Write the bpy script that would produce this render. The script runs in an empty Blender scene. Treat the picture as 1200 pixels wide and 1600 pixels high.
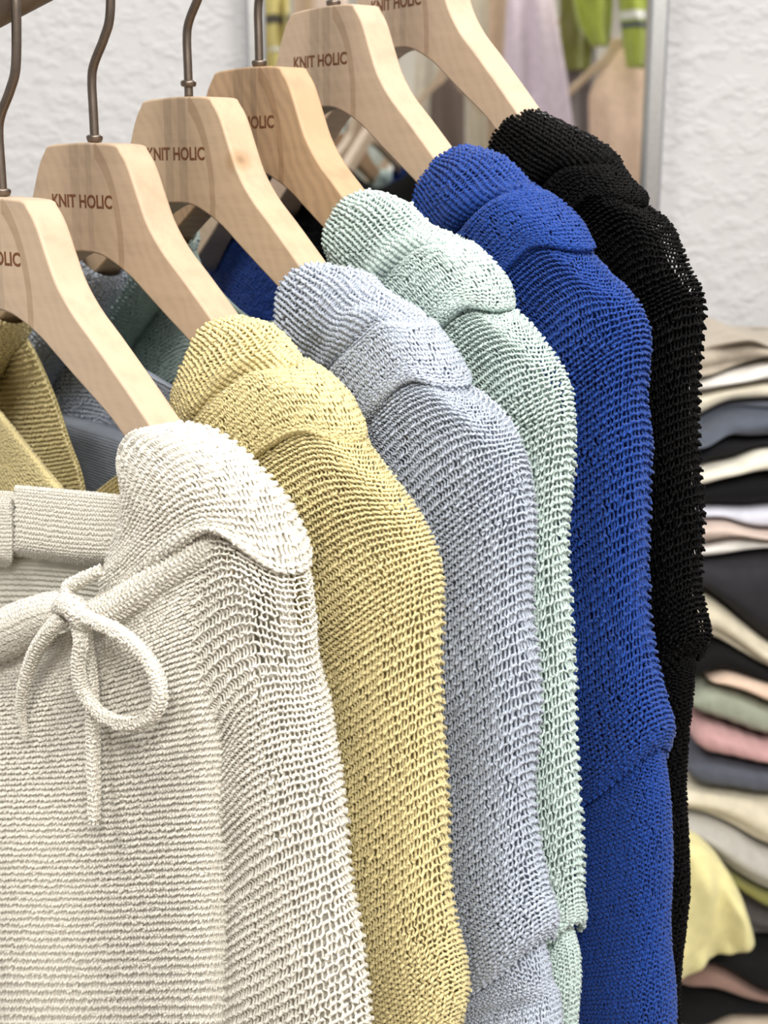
import bpy, math, random
import numpy as np
rng = np.random.default_rng(7); random.seed(7)
scn = bpy.context.scene
col = scn.collection

# ------------------------------------------------------------------ camera, sky, lights, exposure
F = 2200.0                        # focal length in pixels of the 1200 x 1600 frame
PITCH = math.radians(14.0)
CAM = np.array([0.0, 0.0, 1.5])
FW = np.array([0, math.cos(PITCH), -math.sin(PITCH)])
UP = np.array([0, math.sin(PITCH), math.cos(PITCH)])
RT = np.array([1.0, 0, 0])
cd = bpy.data.cameras.new('camera'); cam = bpy.data.objects.new('camera', cd); col.objects.link(cam)
cd.sensor_fit = 'VERTICAL'; cd.sensor_height = 24.0; cd.lens = F / 1600 * 24.0
cam.location = CAM; cam.rotation_euler = (math.pi / 2 - PITCH, 0, 0)
cd.clip_start = 0.02
cd.dof.use_dof = True; cd.dof.focus_distance = 0.64; cd.dof.aperture_fstop = 8.5
scn.camera = cam
scn.view_settings.view_transform = 'Standard'
try: scn.view_settings.look = 'None'
except Exception: pass
scn.view_settings.gamma = 1.0; scn.view_settings.use_curve_mapping = False
scn.view_settings.exposure = -0.2
w = bpy.data.worlds.new('shop_light'); scn.world = w; w.use_nodes = True
w.node_tree.nodes['Background'].inputs[0].default_value = (1.0, 0.97, 0.94, 1)
w.node_tree.nodes['Background'].inputs[1].default_value = 0.52

def area(name, loc, target, size, power, color=(1, .96, .9)):
    l = bpy.data.lights.new(name, 'AREA'); l.shape = 'RECTANGLE'; l.size, l.size_y = size; l.energy = power; l.color = color
    o = bpy.data.objects.new(name, l); col.objects.link(o); o.location = loc
    d = np.array(target, float) - np.array(loc, float)
    from mathutils import Vector
    o.rotation_euler = Vector(d).to_track_quat('-Z', 'Y').to_euler()
    return o
area('ceiling_panel', (1.1, -0.3, 3.0), (0.1, 0.7, 1.3), (.7, .5), 43)
area('ceiling_panel', (-0.9, 0.2, 3.0), (-0.1, 0.8, 1.3), (.6, .6), 24)
area('ceiling_panel', (0.7, 1.0, 3.1), (0.5, 1.4, 1.0), (.6, .4), 14)
area('ceiling_panel', (0.3, -1.6, 3.0), (0.2, -0.9, 1.2), (1.2, .6), 115)

# ------------------------------------------------------------------ projection helpers
def ray(px, py): return RT * (px - 600) / F - UP * (py - 800) / F + FW
def at(px, py, d): return CAM + ray(px, py) * d
def project(P):
    q = np.asarray(P) - CAM; d = q @ FW
    return 600 + F * (q @ RT) / d, 800 - F * (q @ UP) / d, d

# ------------------------------------------------------------------ mesh helpers
def mesh_obj(name, verts, faces, mat=None, parent=None, smooth=True, uv=None, origin=None):
    """faces: (n,4) or (n,3) int array, or list of lists"""
    verts = np.asarray(verts, dtype=np.float32)
    if parent is not None: verts = verts - np.array(root_loc(parent), dtype=np.float32)
    me = bpy.data.meshes.new(name)
    if isinstance(faces, np.ndarray):
        k = faces.shape[1]; nf = len(faces)
        me.vertices.add(len(verts)); me.vertices.foreach_set('co', verts.ravel())
        me.loops.add(nf * k); me.loops.foreach_set('vertex_index', faces.astype(np.int32).ravel())
        me.polygons.add(nf); me.polygons.foreach_set('loop_start', np.arange(0, nf * k, k, dtype=np.int32))
        try: me.polygons.foreach_set('loop_total', np.full(nf, k, dtype=np.int32))
        except Exception: pass
        if uv is not None:
            ul = me.uv_layers.new(name='uv'); ul.data.foreach_set('uv', np.asarray(uv, dtype=np.float32)[faces.ravel()].ravel())
        me.update(calc_edges=True); me.validate()
    else:
        me.from_pydata([tuple(map(float, v)) for v in verts], [], faces); me.update()
    if smooth: me.polygons.foreach_set('use_smooth', np.ones(len(me.polygons), dtype=bool))
    if mat: me.materials.append(mat)
    o = bpy.data.objects.new(name, me); col.objects.link(o)
    if parent is not None: o.parent = parent
    elif origin is not None: o.location = origin
    return o

def root_loc(o):
    p = np.zeros(3)
    while o is not None:
        p += np.array(o.location); o = o.parent
    return p

def thing(name, label, cat, loc, group=None):
    o = bpy.data.objects.new(name, None); col.objects.link(o); o.location = loc; o.empty_display_size = .05
    o['label'] = label; o['category'] = cat
    if group: o['group'] = group
    return o
def tag(o, label, cat, group=None):
    o['label'] = label; o['category'] = cat
    if group: o['group'] = group
    return o

def catmull(P, t):
    """P (n,...) control values, t in [0,n-1]"""
    P = np.asarray(P, float); n = len(P); t = np.clip(np.asarray(t, float), 0, n - 1 - 1e-9)
    i = np.floor(t).astype(int); f = t - i
    sh = (len(t),) + (1,) * (P.ndim - 1); f = f.reshape(sh)
    p1 = P[i]; p2 = P[np.minimum(i + 1, n - 1)]
    p0 = np.where((i > 0).reshape(sh), P[np.maximum(i - 1, 0)], 2 * p1 - p2)
    p3 = np.where((i < n - 2).reshape(sh), P[np.minimum(i + 2, n - 1)], 2 * p2 - p1)
    return p1 + .5 * f * (p2 - p0 + f * (2 * p0 - 5 * p1 + 4 * p2 - p3 + f * (3 * (p1 - p2) + p3 - p0)))

def grid_faces(nv, nu, closed):
    m = nu if closed else nu - 1
    i, j = np.meshgrid(np.arange(nv - 1), np.arange(m), indexing='ij'); j2 = (j + 1) % nu
    return np.stack([i * nu + j, i * nu + j2, (i + 1) * nu + j2, (i + 1) * nu + j], -1).reshape(-1, 4)

def grid_normals(S, closed):
    if closed: du = np.roll(S, -1, 1) - np.roll(S, 1, 1)
    else: du = np.gradient(S, axis=1)
    dv = np.gradient(S, axis=0)
    n = np.cross(du, dv); l = np.linalg.norm(n, axis=2, keepdims=True)
    return n / np.maximum(l, 1e-9)

def outward(S, N):
    c = S.mean(axis=1, keepdims=True)
    if ((S - c) * N).sum() < 0: N = -N
    return N

def smooth_noise(shape, cells, seed):
    r = np.random.default_rng(seed); g = r.normal(size=(cells[0] + 3, cells[1] + 3))
    a = catmull(g, np.linspace(0, cells[0] + 1.9, shape[0])); b = catmull(a.T, np.linspace(0, cells[1] + 1.9, shape[1])).T
    return b

def surf_obj(name, S, mat, parent, closed, thick=None, drop=None):
    nv, nu, _ = S.shape
    f = grid_faces(nv, nu, closed)
    if drop is not None: f = f[~drop(f[:, 0] // nu, f[:, 0] % nu)]
    lu = np.linalg.norm(np.diff(S, axis=1), axis=2).sum(1).mean(); lv = np.linalg.norm(np.diff(S, axis=0), axis=2).sum(0).mean()
    uv = np.stack(np.meshgrid(np.linspace(0, lv, nv), np.linspace(0, lu, nu), indexing='ij')[::-1], -1).reshape(-1, 2)
    o = mesh_obj(name, S.reshape(-1, 3), f, mat, parent, True, uv)
    if thick:
        m = o.modifiers.new('cloth_thickness', 'SOLIDIFY'); m.thickness = thick; m.offset = 0
    return o

def sample(S, u, v, closed):
    nv, nu, _ = S.shape
    fv = np.clip(v, 0, 1) * (nv - 1); i = np.minimum(fv.astype(int), nv - 2); a = (fv - i)[..., None]
    if closed:
        fu = (u % 1.0) * nu; j = fu.astype(int) % nu; j2 = (j + 1) % nu; b = (fu - np.floor(fu))[..., None]
    else:
        fu = np.clip(u, 0, 1) * (nu - 1); j = np.minimum(fu.astype(int), nu - 2); j2 = j + 1; b = (fu - j)[..., None]
    return (S[i, j] * (1 - b) + S[i, j2] * b) * (1 - a) + (S[i + 1, j] * (1 - b) + S[i + 1, j2] * b) * a

TRIS = [0]
def knit(S, mat, parent, closed, row=.0027, wale=.0038, u0=0., u1=1., v0=0., v1=1., rad=.0006, depth=.0007,
         loop=.74, lean=.15, cull=None, seg=7, jit=.12, seed=1, N=None, facing=-.15, xmin=-70, swap=False, thin=None, name='knit_stitches'):
    """real yarn: every row is one continuous looped thread lying in the surface S"""
    r = np.random.default_rng(seed)
    if N is None:
        N = grid_normals(S, closed)
        N = outward(S, N)
        if not closed:
            vd = CAM - S
            if (N * vd).sum() < 0: N = -N
    nv, nu, _ = S.shape
    iu = np.arange(int(u0 * nu), max(int(u1 * nu), int(u0 * nu) + 2)) % nu
    Lu = np.linalg.norm(np.diff(S[:, iu], axis=1), axis=2).sum(1); Lu = np.percentile(Lu, 60)
    Lv = np.linalg.norm(np.diff(S[:, iu], axis=0), axis=2).sum(0); Lv = np.percentile(Lv, 60) * (v1 - v0)
    rows = max(2, int(Lv / row)); wales = max(2, int(Lu / wale))
    K = wales * seg + 1
    t = np.arange(K) / seg
    ph = 2 * np.pi * t
    jx = r.normal(size=(rows, wales + 2)) * jit; jy = r.normal(size=(rows, wales + 2)) * jit
    jr = r.normal(size=(rows, wales + 2)) * .12; jz = r.normal(size=(rows, wales + 2)) * .35
    def up(a):  # smooth along the row
        i = np.floor(t).astype(int); f = t - i
        return a[:, i] * (1 - f) + a[:, i + 1] * f
    X = t[None] + lean * np.sin(2 * ph)[None] + up(jx)
    Y = (np.arange(rows)[:, None] + .5) + loop * np.cos(ph)[None] * (1 + .25 * up(jy)) + .5 * up(jx) 
    Z = depth * (np.cos(2 * ph)[None] * (1 + .3 * up(jz)) + .5 * up(jz))
    u = u0 + (u1 - u0) * X / wales; v = v0 + (v1 - v0) * Y / rows
    P = sample(S, u, v, closed); n = sample(N, u, v, closed); n /= np.maximum(np.linalg.norm(n, axis=2, keepdims=True), 1e-9)
    P = P + n * Z[..., None]
    T = np.gradient(P, axis=1); T /= np.maximum(np.linalg.norm(T, axis=2, keepdims=True), 1e-9)
    B = np.cross(T, n); B /= np.maximum(np.linalg.norm(B, axis=2, keepdims=True), 1e-9); M = np.cross(B, T)
    R = rad * (1 + up(jr))
    if thin is not None: R = R * thin(u, v)
    R = R[..., None]
    V = np.stack([P + R * (math.cos(a) * M + math.sin(a) * B) for a in (.785, 2.356, 3.927, 5.498)], 2)   # rows,K,4,3
    # keep only stitches that face the shop and stand in or near the frame
    px, py, d = project(P)
    keep = (px > xmin) & (px < 1260) & (py > -60) & (py < 1670)
    vd = CAM - P; vd /= np.linalg.norm(vd, axis=2, keepdims=True)
    keep &= ((n * vd).sum(2) > facing)
    if cull is not None: keep &= cull(px, py)
    ks = keep[:, :-1] & keep[:, 1:]
    idx = np.arange(rows * K * 4).reshape(rows, K, 4)
    a = idx[:, :-1][ks]; b = idx[:, 1:][ks]
    f = np.concatenate([np.stack([a[:, q], a[:, (q + 1) % 4], b[:, (q + 1) % 4], b[:, q]], 1) for q in range(4)], 0)
    if not len(f): return None
    used, inv = np.unique(f, return_inverse=True); f = inv.reshape(f.shape)
    V = V.reshape(-1, 3)[used]
    TRIS[0] += len(f) * 2
    o = mesh_obj(name, V, f, mat, parent); o['kind'] = 'stuff'
    return o

def tube_surface(path, rads, nu=14, nv=None, flat=None):
    path = np.asarray(path, float); n = len(path); nv = nv or n * 6
    t = np.linspace(0, n - 1, nv); C = catmull(path, t)
    rr = catmull(np.asarray(rads, float).reshape(-1, 1) if np.ndim(rads) else np.full((n, 1), rads), t)[:, 0]
    T = np.gradient(C, axis=0); T /= np.linalg.norm(T, axis=1, keepdims=True)
    cand = np.eye(3); ref = cand[np.argmin(np.abs(T).max(axis=0))]
    A = np.cross(T, ref); A[0] /= np.linalg.norm(A[0])
    for i in range(1, nv):
        a = A[i - 1] - T[i] * (A[i - 1] @ T[i]); A[i] = a / np.linalg.norm(a)
    B = np.cross(T, A); th = np.linspace(0, 2 * np.pi, nu, endpoint=False)
    return C[:, None] + rr[:, None, None] * (np.cos(th)[None, :, None] * A[:, None] + np.sin(th)[None, :, None] * B[:, None])

def add_caps(o):
    import bmesh
    bm = bmesh.new(); bm.from_mesh(o.data); bmesh.ops.holes_fill(bm, edges=[e for e in bm.edges if e.is_boundary]); bm.to_mesh(o.data); bm.free()

def prism(profile, y0, y1):
    """closed profile [(x,z)] extruded along y"""
    n = len(profile)
    v = [(x, y0, z) for x, z in profile] + [(x, y1, z) for x, z in profile]
    f = [list(range(n)), list(range(2 * n - 1, n - 1, -1))] + [[i, i + n, (i + 1) % n + n, (i + 1) % n] for i in range(n)]
    return v, f

def box(name, lo, hi, mat, parent=None, bevel=0.0):
    x0, y0, z0 = lo; x1, y1, z1 = hi
    v, f = prism([(x0, z0), (x1, z0), (x1, z1), (x0, z1)], y0, y1)
    o = mesh_obj(name, v, f, mat, parent, smooth=False)
    if bevel:
        m = o.modifiers.new('soft_edge', 'BEVEL'); m.width = bevel; m.segments = 2
    return o

# ------------------------------------------------------------------ materials
def srgb(r, g, b):
    f = lambda c: (c / 255 / 12.92) if c <= 10 else ((c / 255 + .055) / 1.055) ** 2.4
    return (f(r), f(g), f(b), 1)
def mat_base(name, rough=.7):
    m = bpy.data.materials.new(name); m.use_nodes = True; nt = m.node_tree; b = nt.nodes['Principled BSDF']
    b.inputs['Roughness'].default_value = rough
    return m, nt, b
def noise(nt, scale, detail=3, vec=None, rough=.5):
    n = nt.nodes.new('ShaderNodeTexNoise'); n.inputs['Scale'].default_value = scale; n.inputs['Detail'].default_value = detail; n.inputs['Roughness'].default_value = rough
    if vec is not None: nt.links.new(vec, n.inputs['Vector'])
    return n
def ramp(nt, fac, stops):
    r = nt.nodes.new('ShaderNodeValToRGB'); e = r.color_ramp.elements
    while len(e) < len(stops): e.new(.5)
    for i, (p, c) in enumerate(stops): e[i].position = p; e[i].color = c
    nt.links.new(fac, r.inputs[0]); return r
def bump(nt, b, height, strength, dist):
    n = nt.nodes.new('ShaderNodeBump'); n.inputs['Strength'].default_value = strength; n.inputs['Distance'].default_value = dist
    nt.links.new(height, n.inputs['Height']); nt.links.new(n.outputs[0], b.inputs['Normal'])
def coords(nt): return nt.nodes.new('ShaderNodeTexCoord')

def yarn_mat(name, c, spec=.45, rough=.42, vary=.12, sheen=.25):
    m, nt, b = mat_base(name, rough); tc = coords(nt)
    n = noise(nt, 900, 2, tc.outputs['Object'])
    lo = [max(0, x * (1 - vary)) for x in c[:3]] + [1]; hi = [min(1, x * (1 + vary * .7)) for x in c[:3]] + [1]
    r = ramp(nt, n.outputs['Fac'], [(.3, lo), (.7, hi)]); nt.links.new(r.outputs[0], b.inputs['Base Color'])
    b.inputs['Specular IOR Level'].default_value = spec
    b.inputs['Sheen Weight'].default_value = sheen; b.inputs['Sheen Roughness'].default_value = .4
    n2 = noise(nt, 2200, 2, tc.outputs['Object']); bump(nt, b, n2.outputs['Fac'], .8, .0006)
    return m
def cloth_mat(name, c, row=.0026, rough=.85, strength=.7, sheen=.3, vary=.12, thin=0.):
    """flat printed-free knitted cloth, ribs by bump on the cloth's own uv"""
    m, nt, b = mat_base(name, rough); tc = coords(nt)
    wv = nt.nodes.new('ShaderNodeTexWave'); wv.bands_direction = 'Y'; wv.inputs['Scale'].default_value = .314 / row
    wv.inputs['Distortion'].default_value = 2.0; wv.inputs['Detail'].default_value = 1.5; wv.inputs['Detail Scale'].default_value = 3
    nt.links.new(tc.outputs['UV'], wv.inputs['Vector'])
    n = noise(nt, 700, 3, tc.outputs['Object'])
    mx = nt.nodes.new('ShaderNodeMath'); mx.operation = 'ADD'; nt.links.new(wv.outputs['Fac'], mx.inputs[0]); nt.links.new(n.outputs['Fac'], mx.inputs[1])
    n3 = noise(nt, 60, 3, tc.outputs['Object'])
    r = ramp(nt, n3.outputs['Fac'], [(.3, [x * (1 - vary) for x in c[:3]] + [1]), (.7, [min(1, x * (1 + vary * .5)) for x in c[:3]] + [1])])
    nt.links.new(r.outputs[0], b.inputs['Base Color'])
    b.inputs['Sheen Weight'].default_value = sheen; b.inputs['Specular IOR Level'].default_value = .2
    bump(nt, b, mx.outputs[0], strength, .0012)
    if thin:    # light passes through the thin knit
        tr = nt.nodes.new('ShaderNodeBsdfTranslucent'); nt.links.new(r.outputs[0], tr.inputs['Color'])
        ms = nt.nodes.new('ShaderNodeMixShader'); ms.inputs[0].default_value = thin
        nt.links.new(b.outputs[0], ms.inputs[1]); nt.links.new(tr.outputs[0], ms.inputs[2]); nt.links.new(ms.outputs[0], nt.nodes['Material Output'].inputs['Surface'])
    return m

def wood_mat(name, base, dark, light, seed, grain=.12, knot=None):
    m, nt, b = mat_base(name, .48); tc = coords(nt)
    mp = nt.nodes.new('ShaderNodeMapping'); nt.links.new(tc.outputs['Object'], mp.inputs[0])
    mp.inputs['Location'].default_value = (seed * .37, seed * .21, seed * .11)
    mp.inputs['Rotation'].default_value = (0, math.radians(28), 0); mp.inputs['Scale'].default_value = (14, 130, 130)
    g = noise(nt, 1.0, 6, mp.outputs[0], .65)
    mp2 = nt.nodes.new('ShaderNodeMapping'); nt.links.new(tc.outputs['Object'], mp2.inputs[0])
    mp2.inputs['Location'].default_value = (seed * 1.7, seed, seed * .6); mp2.inputs['Rotation'].default_value = (.35, .55, .2)
    wv = nt.nodes.new('ShaderNodeTexWave'); wv.inputs['Scale'].default_value = 42; wv.inputs['Distortion'].default_value = 7; wv.inputs['Detail'].default_value = 3; wv.inputs['Detail Scale'].default_value = .8
    nt.links.new(mp2.outputs[0], wv.inputs['Vector'])
    mx = nt.nodes.new('ShaderNodeMix'); mx.data_type = 'FLOAT'; mx.inputs[0].default_value = grain
    nt.links.new(g.outputs['Fac'], mx.inputs[2]); nt.links.new(wv.outputs['Fac'], mx.inputs[3])
    r = ramp(nt, mx.outputs[0], [(.25, dark), (.5, base), (.75, light)])
    # laminated strips of the middle block: real colour steps of the glued wood
    sx = nt.nodes.new('ShaderNodeSeparateXYZ'); nt.links.new(tc.outputs['Object'], sx.inputs[0])
    mr = nt.nodes.new('ShaderNodeMapRange'); mr.inputs[1].default_value = -.06; mr.inputs[2].default_value = .06; nt.links.new(sx.outputs[0], mr.inputs[0])
    st = nt.nodes.new('ShaderNodeValToRGB'); st.color_ramp.interpolation = 'CONSTANT'; e = st.color_ramp.elements
    q = random.Random(seed)
    tones = [(0, 1.0), (.36, .98), (.40, .78 + .08 * q.random()), (.475, .97), (.525, .76 + .1 * q.random()), (.575, 1.0)]
    while len(e) < len(tones): e.new(.5)
    for i, (p, v) in enumerate(tones):
        e[i].position = p + (q.random() - .5) * .02 * (i > 0); e[i].color = (v, v * .985, v * .96, 1)
    nt.links.new(mr.outputs[0], st.inputs[0])
    mul = nt.nodes.new('ShaderNodeMix'); mul.data_type = 'RGBA'; mul.blend_type = 'MULTIPLY'; mul.inputs[0].default_value = 1
    nt.links.new(r.outputs[0], mul.inputs[6]); nt.links.new(st.outputs[0], mul.inputs[7])
    # curved glue line where the arm is let into the block
    def math_n(op, a, bb):
        n = nt.nodes.new('ShaderNodeMath'); n.operation = op
        for i, x in enumerate((a, bb)):
            if x is None: continue
            if isinstance(x, (int, float)): n.inputs[i].default_value = x
            else: nt.links.new(x, n.inputs[i])
        return n.outputs[0]
    ex = math_n('DIVIDE', math_n('ADD', math_n('ABSOLUTE', sx.outputs[0], None), 0.002), .034); ez = math_n('DIVIDE', math_n('ADD', sx.outputs[2], .052), .052)
    rr = math_n('SQRT', math_n('ADD', math_n('MULTIPLY', ex, ex), math_n('MULTIPLY', ez, ez)), None)
    bd = math_n('LESS_THAN', math_n('ABSOLUTE', math_n('SUBTRACT', rr, 1.0), None), .07)
    right = math_n('GREATER_THAN', sx.outputs[0], .012)
    mul2 = nt.nodes.new('ShaderNodeMix'); mul2.data_type = 'RGBA'; mul2.blend_type = 'MULTIPLY'
    nt.links.new(math_n('MULTIPLY', math_n('MULTIPLY', bd, right), .75), mul2.inputs[0])
    nt.links.new(mul.outputs[2], mul2.inputs[6]); mul2.inputs[7].default_value = (.72, .66, .60, 1)
    col_out = mul2.outputs[2]
    if knot is not None:    # a small dark branch knot in the wood
        ds = nt.nodes.new('ShaderNodeVectorMath'); ds.operation = 'DISTANCE'; nt.links.new(tc.outputs['Object'], ds.inputs[0]); ds.inputs[1].default_value = knot
        kr = ramp(nt, ds.outputs['Value'], [(.0, (.12, .06, .02, 1)), (.0020, (.15, .08, .04, 1)), (.0032, (.75, .62, .48, 1)), (.006, (1, 1, 1, 1))])
        m3 = nt.nodes.new('ShaderNodeMix'); m3.data_type = 'RGBA'; m3.blend_type = 'MULTIPLY'; m3.inputs[0].default_value = 1
        nt.links.new(col_out, m3.inputs[6]); nt.links.new(kr.outputs[0], m3.inputs[7]); col_out = m3.outputs[2]
    nt.links.new(col_out, b.inputs['Base Color'])
    b.inputs['Specular IOR Level'].default_value = .35
    bump(nt, b, g.outputs['Fac'], .08, .001)
    return m

def metal_mat(name, c, rough=.35):
    m, nt, b = mat_base(name, rough); b.inputs['Metallic'].default_value = 1; tc = coords(nt)
    n = noise(nt, 300, 2, tc.outputs['Object'])
    r = ramp(nt, n.outputs['Fac'], [(.3, [x * .85 for x in c[:3]] + [1]), (.7, c)]); nt.links.new(r.outputs[0], b.inputs['Base Color'])
    return m
def plain_mat(name, c, rough=.6, nscale=120, vary=.08, bs=.1):
    m, nt, b = mat_base(name, rough); tc = coords(nt)
    n = noise(nt, nscale, 4, tc.outputs['Object'])
    r = ramp(nt, n.outputs['Fac'], [(.3, [x * (1 - vary) for x in c[:3]] + [1]), (.7, [min(1, x * (1 + vary)) for x in c[:3]] + [1])]); nt.links.new(r.outputs[0], b.inputs['Base Color'])
    bump(nt, b, n.outputs['Fac'], bs, .002)
    return m
def plaster_mat():
    m, nt, b = mat_base('plaster', .85); tc = coords(nt)
    mp = nt.nodes.new('ShaderNodeMapping'); mp.inputs['Rotation'].default_value = (0, math.radians(35), 0); mp.inputs['Scale'].default_value = (1, 1, 1.45); nt.links.new(tc.outputs['Object'], mp.inputs[0])
    n1 = noise(nt, 52, 4, mp.outputs[0], .5); n2 = noise(nt, 160, 3, tc.outputs['Object'])
    r1 = ramp(nt, n1.outputs['Fac'], [(.45, (0, 0, 0, 1)), (.68, (1, 1, 1, 1))])
    a = nt.nodes.new('ShaderNodeMath'); a.operation = 'MULTIPLY_ADD'; a.inputs[1].default_value = .25
    nt.links.new(n2.outputs['Fac'], a.inputs[0]); nt.links.new(r1.outputs[0], a.inputs[2])
    b.inputs['Base Color'].default_value = srgb(184, 184, 186)
    bump(nt, b, a.outputs[0], .38, .004)
    return m
def mirror_mat():
    m, nt, b = mat_base('silvered_glass', .015); b.inputs['Metallic'].default_value = 1; b.inputs['Base Color'].default_value = (.9, .91, .9, 1)
    return m

M_PLASTER = plaster_mat(); M_MIRROR = mirror_mat()
M_STEEL = metal_mat('brushed_steel', srgb(132, 121, 112), .42)
M_FRAME = metal_mat('silver_frame', srgb(205, 208, 212), .3)
M_TEXT = plain_mat('burnt_lettering', srgb(104, 62, 32), .8)
M_FLOOR = plain_mat('floor_tile', srgb(150, 140, 130), .5)
M_BOARD = plain_mat('white_board', srgb(225, 222, 216), .5)

# ------------------------------------------------------------------ the setting
WALL_Y = 1.70
def struct(o): o['kind'] = 'structure'; return o
struct(box('wall_back', (-2.2, WALL_Y, 0), (2.6, WALL_Y + .1, 3.2), M_PLASTER))
struct(box('floor', (-2.2, -3.2, -.06), (2.6, WALL_Y, 0), M_FLOOR))
struct(box('wall_front', (-2.2, -3.3, 0), (2.6, -3.2, 3.2), plain_mat('far_wall_paint', srgb(205, 200, 190), .8)))

# mirror on the wall
MX0 = at(398, 0, WALL_Y)[0]; MX1 = at(1026, 0, WALL_Y / 1.0)[0]
def on_wall(px, py, y):
    r = ray(px, py); return CAM + r * (y - CAM[1]) / r[1]
MY = WALL_Y - .02
MX0 = on_wall(386, 50, MY)[0]; MX1 = on_wall(1041, 50, MY)[0]
mir = thing('wall_mirror', 'tall silver framed mirror on the white plaster wall behind the clothes rail', 'mirror', ((MX0 + MX1) / 2, MY, .35))
fwid = .021
box('mirror_glass', (MX0 + fwid * .5, MY, .37), (MX1 - fwid * .5, MY + .004, 2.2), M_MIRROR, mir)
for x0, x1, nm in ((MX0, MX0 + fwid, 'frame_side'), (MX1 - fwid, MX1, 'frame_side')):
    box(nm, (x0, MY - .014, .35), (x1, MY + .02, 2.22), M_FRAME, mir, .003)
for z0, z1 in ((.35, .371), (2.199, 2.22)):
    box('frame_rail', (MX0 + fwid, MY - .014, z0), (MX1 - fwid, MY + .02, z1), M_FRAME, mir, .003)

# ------------------------------------------------------------------ hangers
HK = dict(W=(4, 303, .675, 44), Y=(148, 219, .70, 46), G=(295, 148, .726, 49.5), M=(405, 102, .75, 52), R=(521, 8, .778, 55), K=(640, -80, .805, 59))
class Frame:
    def __init__(s, key):
        x, y, d, a = HK[key]; a = math.radians(a)
        s.o = at(x, y, d); s.a = a; s.bs = dict(M=.66, K=.68, G=.78).get(key, .8)
        s.H = np.array([math.cos(a), -math.sin(a), 0]); s.N = np.array([math.sin(a), math.cos(a), 0]); s.Z = np.array([0, 0, 1.])
    def hit(s, px, py, r):
        """pixel -> (h,z) on the plane r of this hanger; arrays allowed"""
        px, py, r = np.broadcast_arrays(np.asarray(px, float), np.asarray(py, float), np.asarray(r, float))
        d = RT * ((px - 600) / F)[..., None] - UP * ((py - 800) / F)[..., None] + FW
        k = ((s.o - CAM) @ s.N + r) / (d @ s.N)
        p = CAM + d * k[..., None] - s.o
        return p @ s.H, p[..., 2]
    def world(s, h, r, z):
        h, r, z = np.broadcast_arrays(*[np.asarray(q, float) for q in (h, r, z)])
        return s.o + h[..., None] * s.H + r[..., None] * s.N + z[..., None] * s.Z
FR = {k: Frame(k) for k in HK}
ORDER = 'WYGMRK'
# the rail: a straight sloping bar through all hook tops
pts = np.array([FR[k].o for k in ORDER]); cen = pts.mean(0); u_, s_, vt = np.linalg.svd(pts - cen); RD = vt[0] * np.sign(vt[0][0])
RAIL_R = .0125; RAIL_UP = .0905
def rail_at(k):
    t = ((FR[k].o - cen) @ RD); return cen + RD * t + np.array([0, 0, RAIL_UP])
t_wall = (WALL_Y - cen[1]) / RD[1]
rail = thing('clothes_rail', 'sloping brushed steel clothes rail running up over the hanger hooks', 'rail', tuple(cen + RD * t_wall + np.array([0, 0, RAIL_UP])))
r0 = cen - RD * .16 + np.array([0, 0, RAIL_UP]); r1 = cen + RD * t_wall + np.array([0, 0, RAIL_UP])
S = tube_surface([r0, r0 * .66 + r1 * .34, r0 * .33 + r1 * .67, r1], RAIL_R, 24, 20); add_caps(surf_obj('bar', S, M_STEEL, rail, True))
e = r0
S = tube_surface([e - RD * .006, e, e + RD * .002], [.0145, .0145, .013], 24, 8); add_caps(surf_obj('end_cap', S, M_STEEL, rail, True))
S = tube_surface([r1 + np.array([0, -.012, 0]), r1 + np.array([0, -.006, 0]), r1], [.03, .034, .034], 28, 6); add_caps(surf_obj('wall_flange', S, M_STEEL, rail, True))

OUT = [(0.0, -.0012), (.0285, -.0022), (.034, -.0052), (.0405, -.0125), (.0475, -.026), (.0545, -.0385), (.0655, -.0505), (.079, -.061), (.091, -.0705), (.104, -.081), (.117, -.0918), (.14, -.111), (.155, -.124), (.168, -.136), (.176, -.145), (.179, -.152)]
INN = [(.173, -.157), (.163, -.154), (.15, -.143), (.13, -.127), (.11, -.1105), (.094, -.0975), (.081, -.0895), (.068, -.082), (.052, -.0725), (.039, -.0648), (.024, -.0585), (.012, -.0552), (0, -.0545)]
def densify(p, m):
    return [tuple(q) for q in catmull(np.array(p), np.linspace(0, len(p) - 1, m))]
HALF = densify(OUT, 44) + densify(INN, 36)
COLNAME = dict(W='cream white', Y='pale yellow', G='grey blue', M='mint green', R='royal blue', K='black')
WOODS = dict(W=(188, 167, 145), Y=(181, 159, 136), G=(183, 161, 136), M=(176, 148, 118), R=(187, 166, 144), K=(188, 167, 146))
def text_mesh(body, size):
    c = bpy.data.curves.new('lettering', 'FONT'); c.body = body; c.size = size; c.extrude = .0003; c.offset = .0002; c.resolution_u = 3
    o = bpy.data.objects.new('lettering_source', c); col.objects.link(o)
    dg = bpy.context.evaluated_depsgraph_get(); me = bpy.data.meshes.new_from_object(o.evaluated_get(dg))
    bpy.data.objects.remove(o); bpy.data.curves.remove(c)
    me.name = 'lettering'; return me
TXT = text_mesh('KNIT HOLIC', .01)
co = np.zeros(len(TXT.vertices) * 3, dtype=np.float32); TXT.vertices.foreach_get('co', co); co = co.reshape(-1, 3)
lo, hi = co.min(0), co.max(0)
TW, TH = .0545, .0066
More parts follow.
